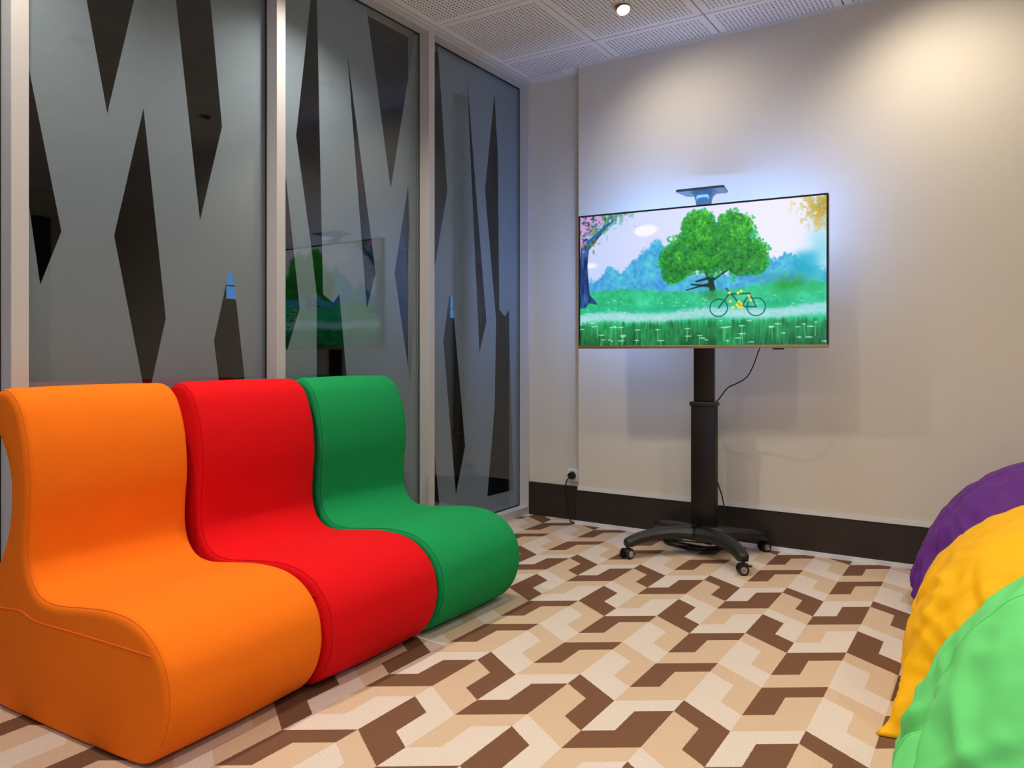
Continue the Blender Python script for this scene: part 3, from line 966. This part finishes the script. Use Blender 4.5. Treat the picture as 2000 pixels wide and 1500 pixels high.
# foreground grass
streak = .5 * smooth_noise(190, 12, 31) + .5 * fbm(30, 35); st2 = smooth_noise(24, 5, 33)
fg = sst(.02, -.03, vv - .165 + .06 * (streak - .5) - .015 * uu)
fcol = mixi(C3(4, 84, 42), C3(58, 206, 120), np.clip(streak * .75 + st2 * .45 + vv * 2.0 - .40, 0, 1))
img = put(img, fg, fcol)
for k in range(46):
    cx, cy = rng.rand(), .02 + .16 * rng.rand() ** 1.2
    w = .008 + .012 * rng.rand()
    img = put(img, .75 * sst(1, .5, np.sqrt(((uu - cx) / w) ** 2 + ((vv - cy) / .006) ** 2)), C3(190, 244, 214))
    img = seg(img, cx, cy, cx + .01 * (rng.rand() - .5), max(cy - .09, 0), .0004, .0004, C3(120, 226, 160)) if k < 24 else img
for k in range(26):
    cx, cy = rng.rand(), .25 + .1 * rng.rand()
    img = put(img, .6 * sst(1, .4, np.sqrt(((uu - cx) / .009) ** 2 + ((vv - cy) / .005) ** 2)), C3(200, 250, 226))
# bicycle with flowers on the path
def ring(img, cx, cy, r, w, c):
    d = np.abs(np.hypot((uu - cx) * 1.78, vv - cy) - r)
    return put(img, sst(w + .004, w - .002, d), c)
for cx in (.60, .745):
    img = ring(img, cx, .265, .062, .0025, C3(20, 70, 70))
for s_ in ((.60, .265, .645, .37, .004, .004), (.645, .37, .69, .27, .004, .004), (.645, .36, .72, .36, .004, .004), (.69, .27, .72, .36, .004, .004), (.69, .27, .745, .265, .004, .003), (.72, .36, .745, .265, .003, .003), (.63, .40, .65, .36, .005, .004)):
    img = seg(img, *s_, C3(20, 80, 90))
for k in range(12):
    cx, cy = .64 + .09 * rng.rand(), .26 + .12 * rng.rand()
    dab(cx, cy, .008, C3(240, 226, 70), .95)
# framing tree on the left
bark = mixi(C3(8, 30, 92), C3(50, 110, 170), np.clip(smooth_noise(90, 14, 41) * 1.2 - .2, 0, 1))
for s in ((.006, .36, .016, .62, .070, .030), (.016, .62, .024, .80, .030, .034), (.03, .76, .13, .93, .024, .010), (.0, .40, .075, .325, .05, .008)):
    img = seg(img, *s, bark)
lfm = sst(.0, .14, .30 - (uu * 1.05 + (1 - vv) * .95) + (n3 - .5) * .30 + (n2 - .5) * .12) * sst(.66, .74, vv + .04 * n3)
pal = np.where((n2 > .56)[..., None], C3(120, 130, 40), np.where((n3 > .55)[..., None], C3(40, 190, 130), C3(24, 84, 90)))
pal = np.where(((uu + .35 * (1 - vv) + .16 * (n2 - .5) < .105) & (n3 > .46))[..., None], C3(206, 150, 214), pal)
img = put(img, .92 * lfm, pal)
img = seg(img, .035, .80, .15, .95, .012, .006, C3(30, 100, 150))
# yellow foliage, top right
ym = sst(.0, .12, .12 - np.hypot((uu - 1.0) / 1.0, (vv - .93) / 1.6) + (n3 - .5) * .18)
img = put(img, ym, mixi(C3(96, 130, 50), C3(244, 180, 40), np.clip(n3 * 1.6 - .3, 0, 1)))
# build the grid mesh
gx = np.linspace(sx0, sx1, NX + 1); gz = np.linspace(sz0, sz1, NY + 1)
VX, VZ = np.meshgrid(gx, gz)
co = np.stack([VX.ravel(), np.full(VX.size, YF), VZ.ravel()], 1)
ii, jj = np.meshgrid(np.arange(NX), np.arange(NY))
a = (jj * (NX + 1) + ii).ravel()
faces = np.stack([a, a + 1, a + NX + 2, a + NX + 1], 1)
me = bpy.data.meshes.new('screen')
me.vertices.add(len(co)); me.vertices.foreach_set('co', co.astype(np.float32).ravel())
me.loops.add(faces.size); me.loops.foreach_set('vertex_index', faces.astype(np.int32).ravel())
me.polygons.add(len(faces)); me.polygons.foreach_set('loop_start', np.arange(0, faces.size, 4, dtype=np.int32))
me.update(calc_edges=True)
at = me.color_attributes.new('picture', 'FLOAT_COLOR', 'CORNER')
c = np.clip(img / 255.0, 0, 1)
c = np.where(c <= .04045, c / 12.92, ((c + .055) / 1.055) ** 2.4)
rgba = np.concatenate([c.reshape(-1, 3), np.ones((NX * NY, 1))], 1)
at.data.foreach_set('color', np.repeat(rgba, 4, axis=0).astype(np.float32).ravel())
k = NT('television_picture')
va = k.n('ShaderNodeVertexColor'); va.layer_name = 'picture'
k.b.inputs['Base Color'].default_value = (0.01, 0.01, 0.01, 1)
k.b.inputs['Roughness'].default_value = 0.3
k.l(va.outputs[0], k.b.inputs['Emission Color'])
k.b.inputs['Emission Strength'].default_value = 0.84
me.materials.append(k.m)
so = bpy.data.objects.new('screen', me); col.objects.link(so); so.parent = TV
so['label'] = 'glowing screen picture of a meadow, path and round green tree'

# ------------------------------------------------------------------ cords and socket
SK = empty('wall_socket', (0.307, 0.0, 0.267)); tag(SK, 'white wall socket low on the wall beside the panel', 'socket')
obj('cover_plate', boxbm(-.038, .038, -.010, 0.0, -.038, .038, bev=.003), M['socket'], SK, smooth=30)
bm = bmesh.new(); lathe(bm, [(.030, -.0105), (.031, -.013), (.026, -.013), (.025, -.0105)], 28, Matrix.Rotation(PI / 2, 4, 'X') @ Matrix.Translation((0, 0, .024)))
obj('socket_rim', bm, M['socket'], SK, smooth=40)
PC = empty('power_cord', (0.307, -0.03, 0.267)); tag(PC, 'black power cord plugged into the white wall socket', 'cord')
bm = bmesh.new(); cyl(bm, (0, .016, 0), (0, -.012, 0), .022, .019, seg=24)
obj('plug', bm, M['cord'], PC, smooth=40)
pts = catmull([(0, -.010, -.004), (-.018, -.026, -.03), (-.026, -.022, -.08), (-.024, -.015, -.16), (-.014, -.015, -.22), (.004, -.02, -.258), (.03, -.06, -.262), (.06, -.075, -.262)], 8)
obj('cable', tube(bmesh.new(), pts, .0038, 8), M['cord'], PC, smooth=True)

def loose(name, label, pts, r=.0035, n=8):
    o = obj(name, tube(bmesh.new(), catmull(pts, n), r, 8), M['cord'], smooth=True)
    return tag(o, label, 'cord')
loose('television_cable', 'thin black cable looping from the television down to the column',
      [(1.520, -.415, 1.030), (1.516, -.44, 1.0), (1.492, -.44, .935), (1.46, -.43, .885), (1.41, -.42, .855), (1.36, -.39, .833), (1.325, -.36, .80), (1.300, -.335, .775), (1.283, -.325, .762)], .003)
loose('floor_cable', 'black cable dropping from the column to the carpet behind the stand',
      [(1.284, -.315, .36), (1.292, -.315, .335), (1.308, -.31, .28), (1.318, -.30, .20), (1.32, -.28, .10), (1.30, -.27, .03), (1.26, -.26, .006), (1.2, -.25, .0045)], .0035)
pts = []
for k in range(60):
    a = k / 60 * 2 * PI * 4
    rr = 1.0 + .07 * math.sin(a * 1.7 + 1)
    pts.append((1.15 + .17 * rr * math.cos(a), -.235 + .085 * rr * math.sin(a), .006 + .022 * k / 60 + .005 * math.sin(a * 2.3)))
o = obj('coiled_cable', tube(bmesh.new(), catmull(pts, 3), .0045, 7), M['cord'], smooth=True)
tag(o, 'coil of black cable on the carpet under the television stand', 'cord')
